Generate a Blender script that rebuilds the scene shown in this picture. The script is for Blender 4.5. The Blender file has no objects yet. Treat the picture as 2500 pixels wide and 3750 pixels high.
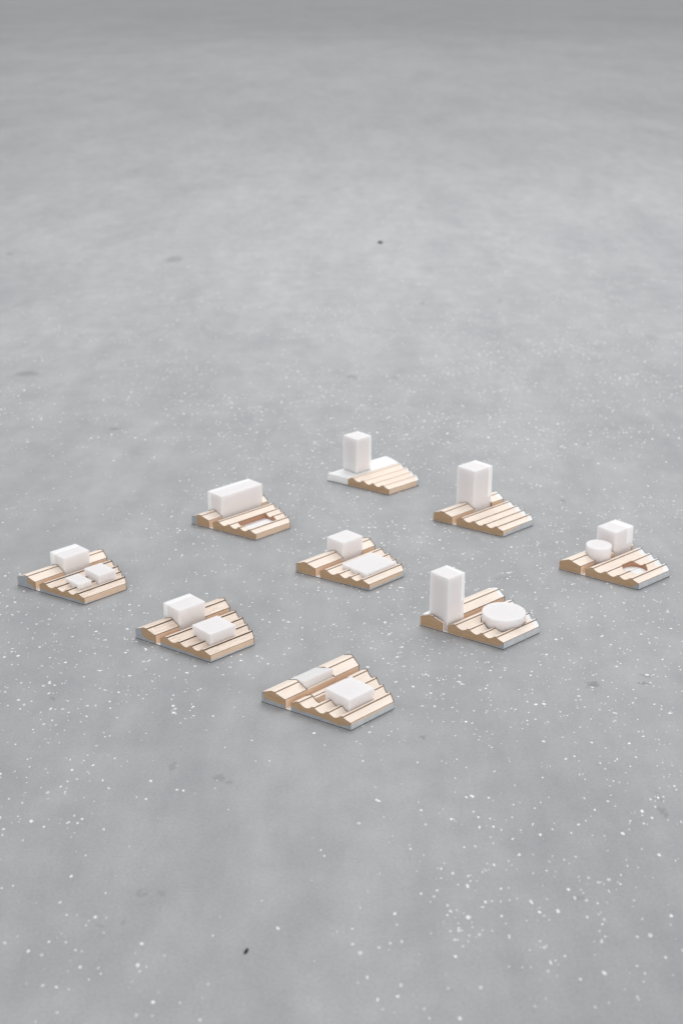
import bpy, bmesh, math, random
from mathutils import Vector, Matrix, noise

random.seed(7)
scene = bpy.context.scene
COL = scene.collection
S = 0.1                      # one model unit (the cut front edge of a model) is 10 cm

# ---------------------------------------------------------------- camera
FPX, CAM_H, PITCH = 4905.0, 0.63868, 0.37442
cam = bpy.data.cameras.new("camera")
cam.sensor_fit = 'HORIZONTAL'
cam.sensor_width = 24.0
cam.lens = FPX / 2500.0 * 24.0
cam.clip_start, cam.clip_end = 0.02, 800.0
cam.dof.use_dof = True
cam.dof.focus_distance = 1.38
cam.dof.aperture_fstop = 7.5
cam_ob = bpy.data.objects.new("camera", cam)
cam_ob.location = (0, 0, CAM_H)
cam_ob.rotation_euler = (math.pi / 2 - PITCH, 0, 0)
COL.objects.link(cam_ob)
scene.camera = cam_ob

# ---------------------------------------------------------------- light: an evenly lit hall
world = bpy.data.worlds.new("World")
scene.world = world
world.use_nodes = True
wn = world.node_tree.nodes
wn["Background"].inputs["Color"].default_value = (0.985, 0.99, 1.0, 1)
wn["Background"].inputs["Strength"].default_value = 0.645


def area_lamp(name, loc, target, size_x, size_y, power, color):
    l = bpy.data.lights.new(name, 'AREA')
    l.shape = 'RECTANGLE'
    l.size, l.size_y, l.energy, l.color = size_x, size_y, power, color
    o = bpy.data.objects.new(name, l)
    o.location = loc
    o.rotation_euler = (Vector(target) - Vector(loc)).to_track_quat('-Z', 'Y').to_euler()
    COL.objects.link(o)
    return o


area_lamp("ceiling_softbox", (0.7, 3.3, 2.8), (0.4, 3.3, 0), 2.2, 3.2, 44.0, (0.965, 0.98, 1.0))
area_lamp("far_floor_fill", (0.5, 11.0, 7.0), (0.5, 11.0, 0), 5.0, 13.0, 170.0, (0.965, 0.98, 1.0))  # unseen lamp added to lift the brightness of the far floor
area_lamp("side_fill_behind_camera", (1.8, -3.8, 1.5), (0.0, 1.4, 0.1), 5.0, 2.4, 64.0, (1.0, 0.985, 0.97))  # no real window: unseen lamp added to brighten the blocks' sides

scene.view_settings.view_transform = 'Standard'
scene.view_settings.look = 'None'
scene.view_settings.exposure = 0.15
scene.view_settings.gamma = 1.0


# ---------------------------------------------------------------- materials
def new_mat(name):
    m = bpy.data.materials.new(name)
    m.use_nodes = True
    nt = m.node_tree
    return m, nt, nt.nodes["Principled BSDF"]


def node(nt, t, **kw):
    n = nt.nodes.new(t)
    for k, v in kw.items():
        setattr(n, k, v)
    return n


def math_node(nt, op, a, b=None, clamp=False):
    n = node(nt, 'ShaderNodeMath', operation=op, use_clamp=clamp)
    for i, v in enumerate((a, b)):
        if v is None:
            continue
        if isinstance(v, (int, float)):
            n.inputs[i].default_value = v
        else:
            nt.links.new(v, n.inputs[i])
    return n.outputs[0]


def noise_tex(nt, vec, scale, detail=4.0, rough=0.55, dist=0.0):
    n = node(nt, 'ShaderNodeTexNoise')
    n.inputs['Scale'].default_value = scale
    n.inputs['Detail'].default_value = detail
    n.inputs['Roughness'].default_value = rough
    n.inputs['Distortion'].default_value = dist
    nt.links.new(vec, n.inputs['Vector'])
    return n.outputs['Fac']


def ramp(nt, fac, stops):
    r = node(nt, 'ShaderNodeValToRGB')
    el = r.color_ramp.elements
    while len(el) < len(stops):
        el.new(0.5)
    for e, (p, c) in zip(el, stops):
        e.position = p
        e.color = (*c, 1)
    nt.links.new(fac, r.inputs['Fac'])
    return r.outputs['Color']


def mix(nt, fac, a, b, mode='MIX'):
    n = node(nt, 'ShaderNodeMix', data_type='RGBA', blend_type=mode)
    for sock, v in ((n.inputs[0], fac), (n.inputs[6], a), (n.inputs[7], b)):
        if isinstance(v, (int, float)):
            sock.default_value = v
        elif isinstance(v, tuple):
            sock.default_value = (*v, 1)
        else:
            nt.links.new(v, sock)
    return n.outputs[2]


def bump(nt, bsdf, height, strength, dist):
    b = node(nt, 'ShaderNodeBump')
    b.inputs['Strength'].default_value = strength
    b.inputs['Distance'].default_value = dist
    nt.links.new(height, b.inputs['Height'])
    nt.links.new(b.outputs[0], bsdf.inputs['Normal'])


SHEAR = 0.2413
ANG = math.atan2(SHEAR, 1.0)          # the ridges lean this far from the cut front's normal


def wood(name, base, streak, along, across, strength, rough=0.55, axis='ridge', pore=0.0):
    """timber with the grain along the ridges, or along the cut front"""
    m, nt, b = new_mat(name)
    tc = node(nt, 'ShaderNodeTexCoord')
    oi = node(nt, 'ShaderNodeObjectInfo')
    mp0 = node(nt, 'ShaderNodeMapping')
    if axis == 'ridge':
        mp0.inputs['Rotation'].default_value = (0, 0, ANG)
    nt.links.new(tc.outputs['Object'], mp0.inputs['Vector'])
    off = node(nt, 'ShaderNodeVectorMath', operation='MULTIPLY_ADD')
    nt.links.new(mp0.outputs[0], off.inputs[0])
    off.inputs[1].default_value = (across, along, across) if axis == 'ridge' else (along, across, across)
    sc = node(nt, 'ShaderNodeVectorMath', operation='SCALE')
    sc.inputs[0].default_value = (37, 11, 23)
    nt.links.new(oi.outputs['Random'], sc.inputs['Scale'])
    nt.links.new(sc.outputs[0], off.inputs[2])
    v = off.outputs[0]
    n1 = noise_tex(nt, v, 1.0, 5, 0.6, 0.3)
    n2 = noise_tex(nt, v, 3.1, 3, 0.6)
    f = math_node(nt, 'MULTIPLY_ADD', n1, 0.65)
    f2 = math_node(nt, 'MULTIPLY', n2, 0.35)
    nt.links.new(f2, f.node.inputs[2])
    col = ramp(nt, f, [(0.36, streak), (0.5, tuple(0.5 * (s + c) for s, c in zip(streak, base))), (0.6, base)])
    col = mix(nt, strength, base, col)
    if pore:
        n3 = noise_tex(nt, v, 1.9, 2, 0.5)
        pm = math_node(nt, 'MULTIPLY', math_node(nt, 'LESS_THAN', n3, 0.33), pore)
        col = mix(nt, pm, col, tuple(0.35 * s for s in streak))
    tone = noise_tex(nt, tc.outputs['Object'], 55.0, 2)
    tr = ramp(nt, tone, [(0.3, (0.97, 0.965, 0.955)), (0.7, (1.03, 1.03, 1.03))])
    col = mix(nt, 1.0, col, tr, 'MULTIPLY')
    nt.links.new(col, b.inputs['Base Color'])
    b.inputs['Roughness'].default_value = rough
    b.inputs['Specular IOR Level'].default_value = 0.3
    bump(nt, b, f, 0.25, 0.0002)
    return m


M_TOP = wood("maple_top", (0.97, 0.862, 0.765), (0.80, 0.645, 0.52), 45, 900, 0.45, pore=0.2)
M_TOPG = wood("maple_top_strong_grain", (0.97, 0.865, 0.77), (0.64, 0.46, 0.33), 55, 1000, 0.75, pore=0.6)
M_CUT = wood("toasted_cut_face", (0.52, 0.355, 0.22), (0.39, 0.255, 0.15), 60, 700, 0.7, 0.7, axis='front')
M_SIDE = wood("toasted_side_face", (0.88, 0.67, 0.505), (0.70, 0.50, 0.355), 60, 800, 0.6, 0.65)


def plain(name, col, rough, spread=0.06, scale=300.0, spec=0.4, metallic=0.0):
    m, nt, b = new_mat(name)
    tc = node(nt, 'ShaderNodeTexCoord')
    n = noise_tex(nt, tc.outputs['Object'], scale, 4)
    c = ramp(nt, n, [(0.3, tuple(x * (1 - spread) for x in col)), (0.7, tuple(min(1, x * (1 + spread)) for x in col))])
    nt.links.new(c, b.inputs['Base Color'])
    b.inputs['Roughness'].default_value = rough
    b.inputs['Specular IOR Level'].default_value = spec
    b.inputs['Metallic'].default_value = metallic
    return m


M_BURN = plain("burnt_edge", (0.060, 0.030, 0.016), 0.8, 0.4, 900, 0.1)
M_BURN_SOFT = plain("scorched_edge", (0.30, 0.19, 0.115), 0.8, 0.35, 500, 0.1)
M_SCORCH = plain("dark_scorched_edge", (0.17, 0.10, 0.06), 0.8, 0.4, 500, 0.1)
M_GREYEDGE = plain("grey_edge", (0.30, 0.30, 0.31), 0.7, 0.5, 700, 0.2)
M_GREY = plain("grey_band_tone", (0.37, 0.395, 0.425), 0.55, 0.09, 160, 0.3)
M_GREYR = plain("pale_grey_band_tone", (0.60, 0.625, 0.645), 0.5, 0.08, 160, 0.35)  # paler grey, used on the right-hand end
M_WHITEWASH = plain("white_paint", (0.90, 0.90, 0.90), 0.6, 0.03, 200, 0.3)
M_CARD = plain("white_card", (0.93, 0.93, 0.93), 0.6, 0.03, 200, 0.3)
M_RIM = plain("dark_edge_shadow", (0.045, 0.045, 0.05), 0.7, 0.4, 400, 0.2)  # dark plate edge, also imitating the shadow line under the plate


def frosted(name, col, sss, radius, rough=0.42, spec=0.35):
    m, nt, b = new_mat(name)
    tc = node(nt, 'ShaderNodeTexCoord')
    n = noise_tex(nt, tc.outputs['Object'], 60, 3)
    c = ramp(nt, n, [(0.3, tuple(x * 0.985 for x in col)), (0.7, col)])
    nt.links.new(c, b.inputs['Base Color'])
    b.inputs['Roughness'].default_value = rough
    b.inputs['Specular IOR Level'].default_value = spec
    b.inputs['Subsurface Weight'].default_value = sss
    b.inputs['Subsurface Radius'].default_value = (1.0, 0.92, 0.9)
    b.inputs['Subsurface Scale'].default_value = radius
    n2 = noise_tex(nt, tc.outputs['Object'], 1500, 3)
    bump(nt, b, n2, 0.08, 0.0001)
    return m


M_FROST = frosted("frosted_acrylic", (0.815, 0.79, 0.792), 0.9, 0.010, 0.4, 0.42)
M_FRINGE = frosted("bright_fringe_acrylic", (0.93, 0.93, 0.925), 0.85, 0.012, 0.4)  # whiter copy of the acrylic, for the painted lit-looking edge fringe
M_FROSTG = frosted("grey_frosted_acrylic", (0.84, 0.825, 0.825), 0.8, 0.004, 0.35)
M_PLINTH = frosted("white_acrylic_slab", (0.90, 0.895, 0.89), 0.6, 0.004)


# ---------------------------------------------------------------- mesh helpers
def link(o):
    COL.objects.link(o)
    return o


def empty(name, loc, rz, label, cat, group=None):
    o = link(bpy.data.objects.new(name, None))
    o.empty_display_size = 0.02
    o.location = loc
    o.rotation_euler = (0, 0, rz)
    o['label'], o['category'] = label, cat
    if group:
        o['group'] = group
    return o


def make(name, bm, mats, parent=None, label=None, smooth=False):
    bmesh.ops.recalc_face_normals(bm, faces=bm.faces)
    me = bpy.data.meshes.new(name)
    bm.to_mesh(me)
    bm.free()
    for m in (mats if isinstance(mats, (list, tuple)) else [mats]):
        me.materials.append(m)
    if smooth:
        for p in me.polygons:
            p.use_smooth = True
    o = link(bpy.data.objects.new(name, me))
    if parent:
        o.parent = parent
    if label:
        o['label'] = label
    return o


def P(x, y, z):
    return Vector((x * S, y * S, z * S))


def V(v, y, z):                      # v counts across the ridges, y runs back from the cut front
    return P(v + SHEAR * y, y, z)


def poly_prism(bm, bottom, top, mi_side=0, mi_top=0, mi_bot=0):
    a = [bm.verts.new(p) for p in bottom]
    b = [bm.verts.new(p) for p in top]
    n = len(a)
    f = bm.faces.new(list(reversed(a)))
    f.material_index = mi_bot
    f = bm.faces.new(b)
    f.material_index = mi_top
    out = []
    for i in range(n):
        f = bm.faces.new((a[i], a[(i + 1) % n], b[(i + 1) % n], b[i]))
        f.material_index = mi_side if isinstance(mi_side, int) else mi_side[i]
        out.append(f)
    return out


def bar(bm, p, q, r, r2=None):
    d = (q - p)
    u = d.cross(Vector((0, 0, 1)))
    if u.length < 1e-9:
        u = Vector((1, 0, 0))
    u.normalize()
    w = d.cross(u).normalized()
    r2 = r2 or r
    a = [bm.verts.new(p + u * sx * r + w * sy * r2) for sx, sy in ((-1, -1), (1, -1), (1, 1), (-1, 1))]
    b = [bm.verts.new(q + u * sx * r + w * sy * r2) for sx, sy in ((-1, -1), (1, -1), (1, 1), (-1, 1))]
    bm.faces.new(a)
    bm.faces.new(b)
    for i in range(4):
        bm.faces.new((a[i], a[(i + 1) % 4], b[(i + 1) % 4], b[i]))


BACK = [(0.0, 1.06), (0.115, 1.03), (0.272, 0.955), (0.335, 0.925), (0.41, 0.89), (0.515, 0.84), (0.60, 0.805),
        (0.68, 0.757), (0.75, 0.715), (0.84, 0.655), (0.93, 0.605), (1.0, 0.552)]


def yback(v):
    if v <= 0:
        return BACK[0][1] - v * 0.3
    for (a, ya), (b, yb) in zip(BACK, BACK[1:]):
        if v <= b:
            return ya + (yb - ya) * (v - a) / (b - a)
    return BACK[-1][1]


Z0 = 0.0085                           # top of the base plate, a hair under the timber
LEFT = [(0.0, 0.108), (0.055, 0.128), (0.112, 0.151), (0.150, 0.149), (0.155, 0.141), (0.272, 0.104)]
STRIPS = [
    [(0.335, 0.087), (0.370, 0.106), (0.400, 0.123), (0.424, 0.124), (0.430, 0.116), (0.468, 0.094), (0.500, 0.083), (0.525, 0.086)],
    [(0.5253, 0.086), (0.552, 0.099), (0.574, 0.118), (0.594, 0.119), (0.600, 0.111), (0.638, 0.089), (0.668, 0.079), (0.690, 0.081)],
    [(0.6903, 0.081), (0.713, 0.095), (0.733, 0.116), (0.750, 0.117), (0.756, 0.109), (0.790, 0.089), (0.816, 0.080), (0.838, 0.082)],
    [(0.8383, 0.082), (0.866, 0.097), (0.892, 0.119), (0.911, 0.120), (0.918, 0.111), (0.955, 0.093), (1.0, 0.078)],
]
NOTCH_LEFT, NOTCH = 3, 3              # the edge of each profile that is the burnt step
KPERP = -0.228                        # y per v along a line square to the ridges


def line_y(v0, y0):                   # a cut square to the ridges through (v0, y0)
    return lambda v: y0 + KPERP * (v - v0)


FRONT = lambda v: 0.0


LINE = 1.0


def strip(model, prof, notch, ya, yb, top_mat, back_mat=M_BURN_SOFT, tip=0.0, name="timber_ridge", z0=Z0, scorch=True):
    """one ridge of the terrain; tip > 0 leaves the rear end whitewashed"""
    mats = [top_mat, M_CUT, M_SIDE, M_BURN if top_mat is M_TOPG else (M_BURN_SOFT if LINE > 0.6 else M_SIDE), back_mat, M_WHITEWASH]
    bm = bmesh.new()
    ring = [(prof[0][0], z0)] + prof + [(prof[-1][0], z0)]
    n = len(ring)
    rows = [ya]
    if tip:
        wob = [random.uniform(-0.25, 0.25) for _ in ring]
        fn = {r[0]: wob[i] for i, r in enumerate(ring)}
        rows.append(lambda v: yb(v) - tip * (1 + fn.get(v, 0)))
    rows.append(yb)
    vs = [[bm.verts.new(V(v, y(v), z)) for v, z in ring] for y in rows]
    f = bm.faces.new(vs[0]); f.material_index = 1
    f = bm.faces.new(vs[-1]); f.material_index = 4
    for r in range(len(rows) - 1):
        for i in range(n):
            f = bm.faces.new((vs[r][i], vs[r][(i + 1) % n], vs[r + 1][(i + 1) % n], vs[r + 1][i]))
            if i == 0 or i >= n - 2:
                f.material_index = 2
            elif i - 1 == notch:
                f.material_index = 3
            else:
                f.material_index = 5 if (tip and r == len(rows) - 2) else 0
    o = make(name, bm, mats, model)
    if scorch:
        k = (1.0 if top_mat is M_TOPG else 0.45) * LINE
        vn, zn = prof[notch + 1]
        eb = bmesh.new()
        bar(eb, V(vn, ya(vn), zn + 0.0005), V(vn, yb(vn), zn + 0.0005), 0.00022 * k)
        make("burnt_line", eb, M_BURN, o)
        profile_line(o, [V(a, ya(a) - 0.0005, za) for a, za in prof], 0.00013, M_BURN_SOFT)
        profile_line(o, [V(a, yb(a) + 0.004, za) for a, za in prof], 0.00034, M_GREYEDGE if back_mat is M_GREYEDGE else M_SCORCH)
    return o


def profile_line(parent, pts, r, mat):
    """the scorch left by the cut along a sawn profile, one bent rod"""
    bm = bmesh.new()
    rows = []
    for p in pts:
        rows.append([bm.verts.new(p + Vector((0, sy * r, sz * r))) for sy, sz in ((-1, -1), (1, -1), (1, 1), (-1, 1))])
    bm.faces.new(rows[0])
    bm.faces.new(rows[-1])
    for a, b in zip(rows, rows[1:]):
        for i in range(4):
            bm.faces.new((a[i], a[(i + 1) % 4], b[(i + 1) % 4], b[i]))
    return make("burnt_line", bm, mat, parent)


def burnt_corner(parent, pts, r=0.00026):
    for a, b in pts:
        eb = bmesh.new()
        bar(eb, a, b, r)
        make("burnt_line", eb, M_BURN, parent)


def block(model, name, F, u, w, z0, z1, mat, label=None, bevel=0.001, slab=None):
    """square block: F its nearest corner, u its length along the ridges, w its width to the left.
    slab = (side, thickness, base) paints a whiter, lit-looking fringe on its 'left' or 'back' side"""
    n = math.hypot(SHEAR, 1)
    U = Vector((SHEAR / n, 1 / n))
    W = Vector((-1 / n, SHEAR / n))
    F = Vector(F)

    bm = bmesh.new()
    q = [F + U * a + W * b for a, b in ((0, 0), (u, 0), (u, w), (0, w))]
    poly_prism(bm, [P(x, y, z0) for x, y in q], [P(x, y, z1) for x, y in q])
    bmesh.ops.recalc_face_normals(bm, faces=bm.faces)
    bmesh.ops.bevel(bm, geom=bm.edges[:], offset=bevel * S, segments=2, profile=0.5, affect='EDGES')
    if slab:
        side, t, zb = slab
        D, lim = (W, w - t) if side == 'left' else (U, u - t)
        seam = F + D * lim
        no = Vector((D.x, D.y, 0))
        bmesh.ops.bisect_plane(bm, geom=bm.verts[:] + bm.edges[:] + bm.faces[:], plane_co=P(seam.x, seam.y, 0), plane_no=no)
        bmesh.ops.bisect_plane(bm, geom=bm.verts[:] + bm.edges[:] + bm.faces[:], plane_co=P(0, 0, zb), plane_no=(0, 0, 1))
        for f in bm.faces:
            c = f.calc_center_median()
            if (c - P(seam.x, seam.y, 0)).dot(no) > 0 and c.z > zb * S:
                f.material_index = 1  # bright edge put into the colour, same block underneath
        return make(name, bm, [mat, M_FRINGE], model, label)
    return make(name, bm, mat, model, label)


def drum(model, name, c, r, z0, z1, mat, label=None):
    bm = bmesh.new()
    N = 72
    ring = lambda rr, z: [P(c[0] + rr * math.cos(2 * math.pi * i / N), c[1] + rr * math.sin(2 * math.pi * i / N), z) for i in range(N)]
    levels = [ring(r, z0), ring(r, z1 - 0.003), ring(r - 0.001, z1 - 0.001), ring(r - 0.003, z1)]
    vs = [[bm.verts.new(p) for p in l] for l in levels]
    bm.faces.new(list(reversed(vs[0])))
    bm.faces.new(vs[-1])
    for a, b in zip(vs, vs[1:]):
        for i in range(N):
            f = bm.faces.new((a[i], a[(i + 1) % N], b[(i + 1) % N], b[i]))
            f.smooth = True
    return make(name, bm, mat, model, label)


def carve(objs, outline, z0=0.006, z1=0.4):
    """cut the outline (x, y corners) down through the given ridges"""
    bm = bmesh.new()
    poly_prism(bm, [P(x, y, z0) for x, y in outline], [P(x, y, z1) for x, y in outline])
    cut = make("cutter", bm, [M_HOLE], objs[0].parent)
    for o in objs:
        md = o.modifiers.new("cut", 'BOOLEAN')
        md.operation, md.solver, md.object = 'DIFFERENCE', 'EXACT', cut
        md.material_mode = 'TRANSFER'
    bpy.context.view_layer.update()
    dg = bpy.context.evaluated_depsgraph_get()
    for o in objs:
        me = bpy.data.meshes.new_from_object(o.evaluated_get(dg))
        o.modifiers.clear()
        o.data = me
    bpy.data.objects.remove(cut)


M_HOLE = wood("reddish_recess_wall", (0.52, 0.30, 0.20), (0.40, 0.22, 0.14), 60, 700, 0.5, 0.65)  # darker, redder wood for the walls of cut recesses


def rect(F, u, w):
    n = math.hypot(SHEAR, 1)
    U = Vector((SHEAR / n, 1 / n)); W = Vector((-1 / n, SHEAR / n)); F = Vector(F)
    return [tuple(F + U * a + W * b) for a, b in ((0, 0), (u, 0), (u, w), (0, w))]


def pit_floor(model, outline, z):
    bm = bmesh.new()
    poly_prism(bm, [P(x, y, 0.0083) for x, y in outline], [P(x, y, z) for x, y in outline])
    return make("pit_floor", bm, M_CARD, model, "white floor of the empty pit")


def base_plate(model, top=M_CARD):
    bm = bmesh.new()
    out = [(0, 0), (1, 0)] + [(v, yback(v)) for v, _ in reversed(BACK)]
    g = 0.002
    cx, cy = 0.6, 0.4

    def grow(k):
        res = []
        for v, y in out:
            x = v + SHEAR * y
            res.append((x + (g * k if x > cx else -g * k), y + (g * k if y > cy else -g * k)))
        return res
    poly_prism(bm, [P(x, y, 0.0062) for x, y in grow(1)], [P(x, y, 0.008) for x, y in grow(1)])
    b = make("base_plate", bm, top, model)
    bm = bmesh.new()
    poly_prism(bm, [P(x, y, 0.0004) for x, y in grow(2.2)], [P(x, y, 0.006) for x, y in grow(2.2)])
    make("base_rim_shadow", bm, M_RIM, b)  # dark sheet thickens the shadow line below the plate
    return b


def ragged(pts, step=0.02, amp=0.004, seed=0):
    rnd = random.Random(seed)
    res = []
    for (a, za), (b, zb) in zip(pts, pts[1:]):
        k = max(1, int((b - a) / step))
        for i in range(k):
            t = i / k
            res.append((a + (b - a) * t, max(0.011, za + (zb - za) * t + (rnd.uniform(-amp, amp) if i else 0))))
    res.append(pts[-1])
    return res


def grey_front(model, pts, seed=1, cap=None):
    """band of plain grey on the cut front, its upper edge left ragged"""
    pts = ragged(pts, seed=seed)
    bm = bmesh.new()
    fr = [P(a, -0.0022, 0.0088) for a, z in pts], [P(a, -0.0022, z) for a, z in pts]
    bk = [P(a, -0.0002, 0.0088) for a, z in pts], [P(a, -0.0002, z) for a, z in pts]
    V4 = [[bm.verts.new(p) for p in row] for row in (fr[0], fr[1], bk[0], bk[1])]
    for i in range(len(pts) - 1):
        bm.faces.new((V4[0][i], V4[0][i + 1], V4[1][i + 1], V4[1][i]))
        bm.faces.new((V4[1][i], V4[1][i + 1], V4[3][i + 1], V4[3][i]))
        bm.faces.new((V4[2][i], V4[2][i + 1], V4[0][i + 1], V4[0][i]))
    for i in (0, -1):
        bm.faces.new((V4[0][i], V4[1][i], V4[3][i], V4[2][i]))
    return make("grey_band", bm, M_GREY, model, "grey band with a ragged upper edge")


def grey_right(model, pts, seed=2):
    """the same in a paler grey on the right-hand end; pts give (share of its length, top)"""
    pts = ragged(pts, step=0.04, seed=seed)
    bm = bmesh.new()

    def q(t, z, o):
        p = V(1.0, t * yback(1.0), z)
        return p + Vector((o * S, -o * S * SHEAR, 0))
    V4 = [[bm.verts.new(q(t, z, o)) for t, z in pts] for o, pts in
          ((0.0022, [(t, 0.0088) for t, z in pts]), (0.0022, pts), (0.0002, [(t, 0.0088) for t, z in pts]), (0.0002, pts))]
    for i in range(len(pts) - 1):
        bm.faces.new((V4[0][i], V4[0][i + 1], V4[1][i + 1], V4[1][i]))
        bm.faces.new((V4[1][i], V4[1][i + 1], V4[3][i + 1], V4[3][i]))
        bm.faces.new((V4[2][i], V4[2][i + 1], V4[0][i + 1], V4[0][i]))
    for i in (0, -1):
        bm.faces.new((V4[0][i], V4[1][i], V4[3][i], V4[2][i]))
    return make("grey_band", bm, M_GREYR, model, "grey band on the right-hand end")


def corners(model, left=True, right=True):
    pts = []
    if left:
        pts += [(V(0.272, 0.0, 0.009), V(0.272, 0.0, 0.104))]
    if right:
        pts += [(V(1.0, 0.0, 0.009), V(1.0, 0.0, 0.078)), (V(1.0, 0.0, 0.078), V(1.0, yback(1.0), 0.078)),
                (V(1.0, yback(1.0), 0.009), V(1.0, yback(1.0), 0.078))]
    burnt_corner(model, pts, 0.00014)


def left_run(model, spans, top, back=M_BURN_SOFT, tip=0.0):
    """the left ridge in one or more lengths, each with a burnt line along its lower edge"""
    for ya, yb in spans:
        last = yb is yback
        o = strip(model, LEFT, NOTCH_LEFT, ya, yb, top, back if last else M_SIDE, tip if last else 0.0)
        burnt_corner(o, [(V(0.2722, ya(0.272), 0.104), V(0.2722, yb(0.272), 0.104))], 0.00024 if top is M_TOPG else 0.00018)
        if last:
            burnt_corner(o, [(V(0.272, yback(0.272), 0.02), V(0.272, yback(0.272), 0.104))], 0.0002)


def right_run(model, top, back=M_BURN_SOFT, tip=0.0, which=(0, 1, 2, 3)):
    return [strip(model, STRIPS[i], NOTCH, FRONT, yback, top, back, tip) for i in which]


GROUP = "timber and frosted acrylic massing models on the concrete floor"
PLACE = dict(zip("ABCDEFGHI", zip(
    [-0.761, -2.159, 0.846, -0.532, -3.697, -1.902, 2.557, 1.179, -0.187],
    [11.278, 12.631, 12.929, 14.338, 13.963, 15.837, 14.415, 15.963, 17.443],
    [-0.563, -0.5857, -0.6028, -0.563, -0.5525, -0.5676, -0.6237, -0.5963, -0.605])))


def model(key, label):
    x, y, a = PLACE[key]
    return empty("architectural_model", (x * S, y * S, 0), a, label, "architectural model", GROUP)


def vy(F):
    return F[0] - SHEAR * F[1], F[1]


def split_left(F, u, e=0.003):
    """lengths of the left ridge before and behind a block whose nearest corner is F"""
    v0, y0 = vy(F)
    n = math.hypot(SHEAR, 1)
    return [(FRONT, line_y(v0, y0 - e)), (line_y(v0, y0 + u / n * 1.0 + e), yback)]


# ================================================================ floor
FLOOR_STAINS = [  # x, y in model units; half sizes; depth of tone
    (1360, 1572, 17, 6, .40), (1480, 1551, 14, 4, .26), (1477, 1573, 17, 5, .36), (400, 595, 22, 8, .30), (22, 583, 10, 4, .28),
    (62, 858, 30, 7, .30), (808, 866, 13, 6, .24), (970, 696, 6, 3, .34), (505, 1785, 11, 6, .22), (530, 1795, 12, 8, .22),
    (398, 1757, 9, 10, .2), (1522, 1868, 9, 9, .26), (1515, 1832, 9, 7, .2), (325, 2052, 9, 8, .2), (372, 2050, 10, 9, .2), (238, 2118, 9, 9, .18),
    (280, 2124, 12, 10, .2), (1328, 2060, 13, 10, .24), (1495, 775, 14, 12, .16), (128, 1604, 8, 4, .3), (742, 1608, 14, 7, .2),
    (970, 1690, 9, 4, .3), (1150, 1330, 22, 5, .16), (1340, 1020, 5, 3, .3), (1155, 850, 6, 3, .28), (265, 985, 12, 3, .28),
    (1290, 1150, 9, 3, .25), (1145, 692, 6, 4, .2), (905, 866, 5, 3, .3), (1020, 1200, 60, 5, .08), (1135, 1135, 9, 3, .22)]


def ground(px, py):
    px, py = px * 2500 / 1568.0, py * 2500 / 1568.0
    a, b = (px - 1250) / FPX, -(py - 1875) / FPX
    dz = -math.sin(PITCH) + b * math.cos(PITCH)
    k = -CAM_H / dz
    return a * k, (math.cos(PITCH) + b * math.sin(PITCH)) * k


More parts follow.
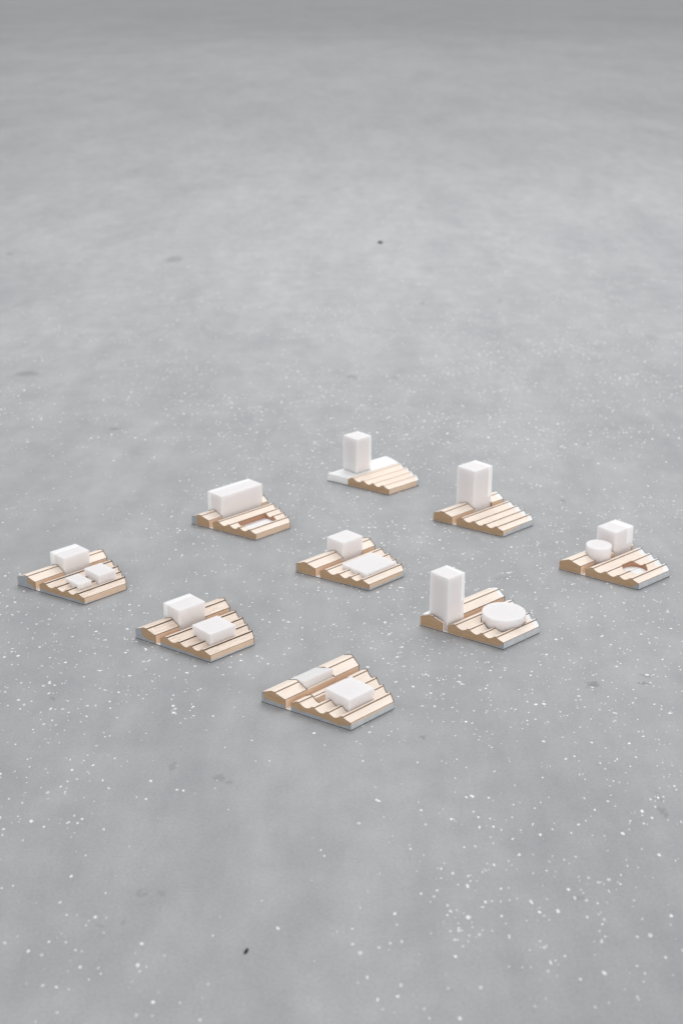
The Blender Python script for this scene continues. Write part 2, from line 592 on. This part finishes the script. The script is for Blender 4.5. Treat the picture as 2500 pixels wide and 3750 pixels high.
def floor_material():
    m, nt, b = new_mat("polished_concrete")
    tc = node(nt, 'ShaderNodeTexCoord')
    co = tc.outputs['Object']
    tr = node(nt, 'ShaderNodeMapping')          # trowelled along the hall: patches longer one way
    tr.inputs['Scale'].default_value = (1.0, 0.36, 1.0)
    nt.links.new(co, tr.inputs['Vector'])
    tv = tr.outputs[0]
    big = noise_tex(nt, tv, 1.3, 5, 0.6, 0.5)
    mid = noise_tex(nt, tv, 5.0, 6, 0.65, 0.6)
    mot = noise_tex(nt, tv, 26.0, 4, 0.6, 0.3)
    tl = node(nt, 'ShaderNodeMapping')          # long pale trowel sweeps
    tl.inputs['Scale'].default_value = (1.0, 0.16, 1.0)
    tl.inputs['Rotation'].default_value = (0, 0, 0.12)
    nt.links.new(co, tl.inputs['Vector'])
    sweep = noise_tex(nt, tl.outputs[0], 8.0, 6, 0.68, 0.4)
    small = noise_tex(nt, co, 22.0, 5, 0.62)
    fine = noise_tex(nt, co, 420.0, 3, 0.6)
    tiny = noise_tex(nt, co, 1700.0, 2, 0.6)
    c = ramp(nt, mid, [(0.28, (0.364, 0.369, 0.376)), (0.5, (0.406, 0.411, 0.416)), (0.72, (0.446, 0.450, 0.452))])
    c = mix(nt, 1.0, c, ramp(nt, big, [(0.30, (0.92, 0.923, 0.93)), (0.70, (1.07, 1.067, 1.063))]), 'MULTIPLY')
    huge = noise_tex(nt, tv, 0.35, 4, 0.6, 0.6)
    c = mix(nt, 1.0, c, ramp(nt, huge, [(0.3, (0.93, 0.93, 0.935)), (0.7, (1.06, 1.06, 1.058))]), 'MULTIPLY')
    c = mix(nt, 1.0, c, ramp(nt, sweep, [(0.32, (0.955, 0.955, 0.957)), (0.68, (1.045, 1.045, 1.043))]), 'MULTIPLY')
    c = mix(nt, 1.0, c, ramp(nt, mot, [(0.28, (0.935, 0.935, 0.94)), (0.72, (1.065, 1.065, 1.06))]), 'MULTIPLY')
    c = mix(nt, 1.0, c, ramp(nt, small, [(0.25, (0.92, 0.92, 0.93)), (0.75, (1.07, 1.07, 1.065))]), 'MULTIPLY')
    c = mix(nt, 1.0, c, ramp(nt, fine, [(0.25, (0.89, 0.89, 0.89)), (0.75, (1.09, 1.09, 1.09))]), 'MULTIPLY')
    c = mix(nt, 1.0, c, ramp(nt, tiny, [(0.25, (0.95, 0.95, 0.95)), (0.75, (1.05, 1.05, 1.05))]), 'MULTIPLY')
    # a few darker, greasy stains with soft ragged outlines
    wob = node(nt, 'ShaderNodeTexNoise')
    wob.inputs['Scale'].default_value = 60.0
    wob.inputs['Detail'].default_value = 3.0
    nt.links.new(co, wob.inputs['Vector'])
    wv = node(nt, 'ShaderNodeVectorMath', operation='MULTIPLY_ADD')
    nt.links.new(wob.outputs['Color'], wv.inputs[0])
    wv.inputs[1].default_value = (0.022, 0.03, 0)
    nt.links.new(co, wv.inputs[2])
    total = None
    for px, py, hw, hh, dep in FLOOR_STAINS:
        x, y = ground(px, py)
        rx = abs(ground(px + hw, py)[0] - x)
        ry = abs(ground(px, py - hh)[1] - ground(px, py + hh)[1]) / 2
        sub = node(nt, 'ShaderNodeVectorMath', operation='SUBTRACT')
        nt.links.new(wv.outputs[0], sub.inputs[0])
        sub.inputs[1].default_value = (x + 0.011, y + 0.015, 0)
        mul = node(nt, 'ShaderNodeVectorMath', operation='MULTIPLY')
        nt.links.new(sub.outputs[0], mul.inputs[0])
        mul.inputs[1].default_value = (1 / rx, 1 / ry, 0)
        ln = node(nt, 'ShaderNodeVectorMath', operation='LENGTH')
        nt.links.new(mul.outputs[0], ln.inputs[0])
        mr = node(nt, 'ShaderNodeMapRange', interpolation_type='SMOOTHSTEP')
        mr.inputs['From Min'].default_value, mr.inputs['From Max'].default_value = 1.25, 0.45
        mr.inputs['To Min'].default_value, mr.inputs['To Max'].default_value = 0.0, dep
        nt.links.new(ln.outputs['Value'], mr.inputs['Value'])
        total = mr.outputs[0] if total is None else math_node(nt, 'MAXIMUM', total, mr.outputs[0])
    c = mix(nt, total, c, (0.10, 0.105, 0.11))
    nt.links.new(c, b.inputs['Base Color'])
    rg = node(nt, 'ShaderNodeMapRange')
    rg.inputs['To Min'].default_value, rg.inputs['To Max'].default_value = 0.50, 0.66
    nt.links.new(mid, rg.inputs['Value'])
    nt.links.new(rg.outputs[0], b.inputs['Roughness'])
    b.inputs['Specular IOR Level'].default_value = 0.25
    bump(nt, b, fine, 0.06, 0.0006)
    return m


bm = bmesh.new()
for a in ((-90, -20), (90, -20), (90, 180), (-90, 180)):
    bm.verts.new((a[0], a[1], 0))
bm.faces.new(bm.verts[:])
floor = make("floor", bm, floor_material())
floor['kind'] = 'structure'
floor['label'] = "polished grey concrete floor speckled with white stone chips"

# ---------------------------------------------------------------- stone chips set in the floor
CHIP_MATS = [plain("pale_stone_%d" % i, c, 0.5, 0.05, 900, 0.3) for i, c in
             enumerate(((0.90, 0.90, 0.89), (0.80, 0.81, 0.82), (0.64, 0.65, 0.66)))]


def chip_outline(rnd, r):
    n = rnd.choice((6, 7, 8))
    asp = rnd.uniform(0.55, 1.0)
    th = rnd.uniform(0, math.pi)
    pts = []
    for i in range(n):
        t = 2 * math.pi * (i + rnd.uniform(-0.25, 0.25)) / n
        rr = r * rnd.uniform(0.8, 1.15)
        x, y = rr * math.cos(t), rr * asp * math.sin(t)
        pts.append((x * math.cos(th) - y * math.sin(th), x * math.sin(th) + y * math.cos(th)))
    return pts


def add_chip(verts, faces, mids, x, y, pts, mi, h=0.00012):
    k, n = len(verts), len(pts)
    for px, py in pts:
        verts.append((x + px, y + py, -0.0002))
    for px, py in pts:
        verts.append((x + px * 0.93, y + py * 0.93, h))
    faces.append(tuple(range(k + n, k + 2 * n)))
    mids.append(mi)
    for i in range(n):
        faces.append((k + i, k + (i + 1) % n, k + n + (i + 1) % n, k + n + i))
        mids.append(mi)


def chips():
    rnd = random.Random(11)
    cand = []
    y = 0.62
    # loose drifts of chips, thicker in places: centre x, y (model units), spread, gain
    drifts = [(*ground(px, py), sp, g) for px, py, sp, g in (
        (1120, 1800, 1.0, .32), (1400, 1700, 1.3, .5), (1180, 1950, .9, .2), (760, 2200, .9, .4), (1080, 2130, 1.0, .18), (1400, 2130, 1.0, .2),
        (90, 1560, 1.0, .5), (200, 1490, 1.2, .35), (340, 1480, 1.0, .2), (1100, 1290, 1.4, .5), (1250, 1360, 1.5, .35), (1350, 1500, 1.6, .4),
        (720, 940, 1.6, .4), (600, 1030, 2.0, .15), (1320, 840, 3.0, .35), (330, 1850, .8, .15), (900, 1180, 1.5, .2), (1000, 1330, 1.2, .25))]
    voids = [(*ground(px, py), sp, g) for px, py, sp, g in (
        (250, 2150, 1.3, .35), (560, 2050, .9, .3), (600, 1700, 1.0, .25), (950, 1980, .8, .3), (300, 1650, .8, .15), (850, 1850, .8, .3), (1500, 2300, .6, .2))]
    while y < 4.4:
        half = 0.30 * y + 0.18
        dens = 78.0 if y < 1.9 else 78.0 * (1.0 - 0.45 * min(1, (y - 1.9) / 2.0))
        dy = 0.05
        for _ in range(int(2 * half * dy * 100 * dens)):
            x, yy = rnd.uniform(-half, half), y + rnd.uniform(0, dy)
            cl = noise.noise(Vector((x * 5.5, yy * 5.5, 3.3))) + 0.6 * noise.noise(Vector((x * 14, yy * 14, 8.1)))
            right = 0.08 * x / half
            gain = sum(g * math.exp(-((x - a) ** 2 + (yy - b_) ** 2) / (2 * (sp * S) ** 2)) for a, b_, sp, g in drifts)
            gain -= sum(g * math.exp(-((x - a) ** 2 + (yy - b_) ** 2) / (2 * (sp * S) ** 2)) for a, b_, sp, g in voids)
            if rnd.random() < max(0.06, min(1.0, 0.25 + 0.75 * cl + right + gain)):
                r = 0.00100 * math.exp(rnd.gauss(0, 0.38))
                r = min(r, 0.0021) * (0.86 if yy < 1.1 else 1.0)
                mi = rnd.choices((0, 1, 2), (0.34, 0.33, 0.33))[0]
                cand.append((x, yy, r, mi))
        y += dy
    cand.sort(key=lambda c: -c[2] / math.hypot(c[1], CAM_H))

    def inside(c):
        d = c[1] * math.cos(PITCH) + CAM_H * math.sin(PITCH)
        return abs(c[0]) < 0.255 * d * 0.98 and c[1] > 0.70
    seen = [c for c in cand if inside(c)]
    big = seen[:300]
    bigset = set(id(c) for c in big)
    shapes = []
    for i in range(36):
        vs, fs, ms = [], [], []
        add_chip(vs, fs, ms, 0, 0, chip_outline(rnd, 1.0), 0, 0.12)
        me = bpy.data.meshes.new("stone_chip")
        me.from_pydata([(a, b_, c * (1 if c > 0 else 0.001 / 0.0002 * 0.2)) for a, b_, c in vs], [], fs)
        me.materials.append(CHIP_MATS[i % 3])
        shapes.append(me)
    for x, yy, r, mi in big:
        me = shapes[rnd.randrange(12) * 3 + mi]
        o = link(bpy.data.objects.new("stone_chip", me))
        o.location = (x, yy, 0)
        long = 1.5 if yy < 1.03 else 1.0
        o.scale = (r, r * long, 0.001)
        o.parent = floor
    vs, fs, ms = [], [], []
    for c in cand:
        if id(c) in bigset:
            continue
        x, yy, r, mi = c
        long = 1.5 if (yy < 1.03 or yy > 1.9) else 1.0
        pts = [(a, b_ * long) for a, b_ in chip_outline(rnd, r)]
        add_chip(vs, fs, ms, x, yy, pts, mi)
    me = bpy.data.meshes.new("stone_chips")
    me.from_pydata(vs, [], fs)
    for m in CHIP_MATS:
        me.materials.append(m)
    me.polygons.foreach_set("material_index", ms)
    o = link(bpy.data.objects.new("stone_chips", me))
    o.parent = floor
    o['kind'] = 'stuff'
    print("chips", len(cand))


chips()


# ================================================================ the nine models
# --- nearest model
m = model('A', "nearest model, with a square white block and a grey wedge in its left ridge")
base_plate(m)
WY0, WY1 = 0.303, 0.664
left_run(m, [(FRONT, line_y(0.14, WY0 - 0.003)), (line_y(0.14, WY1 + 0.003), yback)], M_TOP)
low = [(0.0, 0.085), (0.10, 0.09), (0.14, 0.09), (0.145, 0.088), (0.272, 0.100)]
strip(m, low, 2, line_y(0.14, WY0 - 0.0025), line_y(0.14, WY1 + 0.0025), M_TOP, M_SIDE, scorch=False, name="timber_bed")
bm = bmesh.new()
wp = [(-0.003, 0.0905), (-0.003, 0.108), (0.238, 0.184), (0.2425, 0.183), (0.2425, 0.0985)]
poly_prism(bm, [V(v, line_y(0.14, WY0)(v), z) for v, z in wp], [V(v, line_y(0.14, WY1)(v), z) for v, z in wp])
bmesh.ops.recalc_face_normals(bm, faces=bm.faces)
bmesh.ops.bevel(bm, geom=bm.edges[:], offset=0.0003, segments=2, profile=0.5, affect='EDGES')
make("frosted_wedge", bm, M_FROSTG, m, "grey translucent wedge sunk in the left ridge")
SA, SB = 0.175, 0.68
strip(m, STRIPS[0], NOTCH, FRONT, line_y(0.40, SA), M_TOP, M_SIDE)
strip(m, STRIPS[0], NOTCH, line_y(0.40, SB), yback, M_TOP)
lowp = [(0.335, 0.078), (0.36, 0.086), (0.385, 0.090), (0.398, 0.090), (0.402, 0.084), (0.425, 0.080)]
strip(m, lowp, 3, line_y(0.40, SA + 0.0006), line_y(0.40, SB - 0.0006), M_TOP, M_SIDE, name="timber_ledge")
r3 = right_run(m, M_TOP, which=(1, 2, 3))
carve(r3[:2], rect((0.880, 0.150), 0.34, 0.36))
corners(m)
block(m, "frosted_block", (0.889, 0.157), 0.332, 0.325, 0.009, 0.21, M_FROST)
grey_front(m, [(0, .107), (.024, .112), (.026, .046), (.13, .044), (.226, .034), (.271, .05)], 1)
grey_front(m, [(.337, .05), (.45, .034), (.557, .040), (.66, .040), (.80, .022), (.93, .03), (.999, .054)], 2)
grey_right(m, [(0, .058), (.3, .058), (.6, .052), (1, .066)], 3)

# --- left of it
m = model('B', "model with a white cube and one lower white block, left of the nearest model")
base_plate(m)
F = (0.347, 0.300)
left_run(m, split_left(F, 0.345), M_TOPG)
r3 = right_run(m, M_TOPG)
corners(m)
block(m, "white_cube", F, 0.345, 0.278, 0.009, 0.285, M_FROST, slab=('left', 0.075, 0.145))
block(m, "frosted_block", (0.886, 0.150), 0.33, 0.308, 0.03, 0.221, M_FROST)
grey_front(m, [(0, .107), (.045, .124), (.082, .138), (.09, .05), (.154, .033), (.259, .02), (.271, .016)], 4)
grey_front(m, [(.337, .045), (.42, .036), (.571, .032), (.70, .034), (.86, .016), (.999, .034)], 5)
grey_right(m, [(0, .026), (.4, .022), (1, .02)], 6)

# --- right of it
m = model('C', "model with a tall white tower at its front corner and a wide white disc")
base_plate(m)
F = (0.306, 0.004)
v0, y0 = vy(F)
strip(m, LEFT, NOTCH_LEFT, FRONT, lambda v: 0.022, M_TOP, M_SIDE)
strip(m, LEFT, NOTCH_LEFT, line_y(v0, 0.262), yback, M_TOP, M_GREYEDGE, 0.05)
burnt_corner(m, [(V(0.2722, 0.265, 0.104), V(0.2722, yback(0.272), 0.104)), (V(0.272, yback(0.272), 0.02), V(0.272, yback(0.272), 0.104))])
r4 = right_run(m, M_TOP, M_GREYEDGE, 0.065)
corners(m)
bm = bmesh.new()
foot = [(0.004, 0.024), (0.276, 0.024), (0.276, 0.19), (-0.006, 0.25)]
poly_prism(bm, [V(v, y, 0.009) for v, y in foot], [V(v, y, 0.134 if v < 0.1 else 0.112) for v, y in foot])
bmesh.ops.recalc_face_normals(bm, faces=bm.faces)
bmesh.ops.bevel(bm, geom=bm.edges[:], offset=0.0005, segments=2, profile=0.5, affect='EDGES')
make("tower_foot", bm, M_PLINTH, m, "white frosted foot under the tower")
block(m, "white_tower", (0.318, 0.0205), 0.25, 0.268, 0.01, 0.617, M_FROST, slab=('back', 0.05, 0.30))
carve(r4, [(0.772 + 0.240 * math.cos(2 * math.pi * i / 48), 0.425 + 0.240 * math.sin(2 * math.pi * i / 48)) for i in range(48)], 0.055)
drum(m, "frosted_disc", (0.772, 0.425), 0.232, 0.0555, 0.208, M_FROST, "wide low frosted disc")
grey_front(m, [(.60, .011), (.70, .013), (.80, .018), (.94, .024), (.985, .05), (.999, .070)], 7)
grey_right(m, [(0, .074), (.5, .074), (1, .075)], 8)

# --- middle of the group
m = model('D', "middle model, with a white cube and a wide flat white block, all its edges wood")
base_plate(m)
F = (0.377, 0.438)
left_run(m, split_left(F, 0.322), M_TOP)
r4 = right_run(m, M_TOP)
corners(m)
block(m, "white_cube", F, 0.322, 0.276, 0.009, 0.293, M_FROST)
block(m, "frosted_block", (0.903, 0.106), 0.485, 0.40, 0.02, 0.149, M_FROST)
grey_front(m, [(0, .106), (.010, .110), (.018, .012)], 9)
grey_front(m, [(.62, .011), (.80, .014), (.999, .028)], 10)
grey_right(m, [(0, .03), (.5, .024), (.93, .03), (.95, .07), (1, .072)], 11)

# --- far left
m = model('E', "leftmost model, with a white cube and two small white blocks of unequal size")
base_plate(m)
F = (0.368, 0.378)
left_run(m, split_left(F, 0.352), M_TOP)
r4 = right_run(m, M_TOPG)
corners(m)
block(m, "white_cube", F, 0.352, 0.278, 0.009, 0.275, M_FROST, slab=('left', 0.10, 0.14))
block(m, "frosted_block", (0.922, 0.347), 0.228, 0.288, 0.03, 0.203, M_FROST, "larger of the two low blocks")
block(m, "frosted_block", (0.826, 0.110), 0.175, 0.262, 0.03, 0.161, M_FROST, "smaller and lower of the two low blocks")
grey_front(m, [(0, .107), (.055, .127), (.110, .149), (.150, .146), (.157, .060), (.21, .044), (.271, .036)], 12)
grey_front(m, [(.337, .045), (.444, .033), (.685, .030), (.86, .035), (.999, .024)], 13)
grey_right(m, [(0, .02), (.3, .012)], 14)

# --- back left
m = model('F', "model with a long high white slab beside an empty rectangular pit")
base_plate(m)
F = (0.324, 0.205)
left_run(m, split_left(F, 0.68), M_TOP)
r4 = right_run(m, M_TOP)
carve(r4[1:3], rect((0.888, 0.066), 0.465, 0.268))
pit_floor(m, rect((0.886, 0.068), 0.461, 0.264), 0.046)
corners(m)
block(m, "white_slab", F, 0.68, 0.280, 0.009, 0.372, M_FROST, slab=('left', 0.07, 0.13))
grey_front(m, [(0, .107), (.040, .122), (.075, .135), (.077, .012)], 15)

# --- far right
m = model('G', "rightmost model, with a white drum before a square tower and an empty round pit")
base_plate(m)
F = (0.416, 0.603)   # its tower
DC, DR = (0.300, 0.402), 0.150
r1 = []
for ya, yb in split_left(F, 0.335):
    last = yb is yback
    r1.append(strip(m, LEFT, NOTCH_LEFT, ya, yb, M_TOP, M_GREYEDGE if last else M_SIDE, 0.0))
circ = lambda c, r, n=40: [(c[0] + r * math.cos(2 * math.pi * i / n), c[1] + r * math.sin(2 * math.pi * i / n)) for i in range(n)]
carve(r1[:1], circ(DC, DR + 0.003))
burnt_corner(r1[0], [(V(0.2722, 0, 0.104), V(0.2722, 0.285, 0.104))], 0.00022)
r4 = right_run(m, M_TOP, M_GREYEDGE, 0.075)
carve(r4[:1], circ(DC, DR + 0.002))
carve(r4[1:3], circ((0.79, 0.352), 0.148))
pit_floor(m, circ((0.79, 0.352), 0.1465), 0.046)
corners(m)
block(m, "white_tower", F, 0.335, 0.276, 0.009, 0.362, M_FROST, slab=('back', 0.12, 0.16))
drum(m, "frosted_drum", DC, DR, 0.009, 0.252, M_FROST, "white frosted drum on the left ridge")
grey_front(m, [(.90, .011), (.95, .036), (.999, .074)], 16)
grey_right(m, [(0, .074), (.5, .074), (1, .075)], 17)

# --- back right
m = model('H', "model with a tall white tower between wooden ridges, behind the disc model")
base_plate(m)
F = (0.352, 0.412)
left_run(m, split_left(F, 0.340), M_TOP, M_GREYEDGE, 0.05)
right_run(m, M_TOP, M_GREYEDGE, 0.065)
corners(m)
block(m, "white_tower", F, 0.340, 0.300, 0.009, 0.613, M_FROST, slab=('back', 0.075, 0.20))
grey_right(m, [(0, .03), (.15, .045), (.45, .06), (.62, .074), (1, .075)], 18)

# --- farthest
m = model('I', "farthest model, with a tall white tower on a white slab beside four bare ridges")
base_plate(m)
bm = bmesh.new()
out = [(-0.003, -0.003), (0.3345, -0.003)] + [(v, yback(v) + 0.01) for v in (0.3345, 0.272, 0.115, -0.003)]
poly_prism(bm, [V(v, y, 0.0083) for v, y in out], [V(v, y, 0.110) for v, y in out])
bmesh.ops.recalc_face_normals(bm, faces=bm.faces)
bmesh.ops.bevel(bm, geom=bm.edges[:], offset=0.0005, segments=2, profile=0.5, affect='EDGES')
make("white_plinth", bm, M_PLINTH, m, "flat white slab in place of the left ridge")
LINE = 0.45
right_run(m, M_TOP, M_GREYEDGE, 0.035)
corners(m, left=False)
block(m, "white_tower", (0.345, 0.200), 0.268, 0.280, 0.1102, 0.608, M_FROST, slab=('back', 0.03, 0.112))
grey_right(m, [(.94, .075), (1, .075)], 19)


# ================================================================ specks of debris on the floor
def crumb(px, py, sx, sy, sz, rot, label, seed):
    x, y = ground(px, py)
    bm = bmesh.new()
    bmesh.ops.create_icosphere(bm, subdivisions=3, radius=1.0)
    for v in bm.verts:
        k = 1 + 0.35 * noise.noise(v.co * 1.7 + Vector((seed, 0, 0)))
        v.co = Vector((v.co.x * sx * k, v.co.y * sy * k, max(-0.6, v.co.z) * sz * k + sz * 0.5))
    o = make("debris_crumb", bm, M_CRUMB, smooth=True)
    o.location = (x, y, 0)
    o.rotation_euler = (0, 0, rot)
    o['label'], o['category'] = label, "debris"
    return o


M_CRUMB = plain("dark_debris", (0.035, 0.036, 0.04), 0.8, 0.4, 1200, 0.2)
crumb(565, 2187, 0.0011, 0.0030, 0.0008, -0.35, "black seed-like crumb alone on the concrete in front of all the models", 1.0)
crumb(873, 558, 0.0055, 0.007, 0.004, 0.4, "small round black speck on the bare floor far behind the models", 5.0)
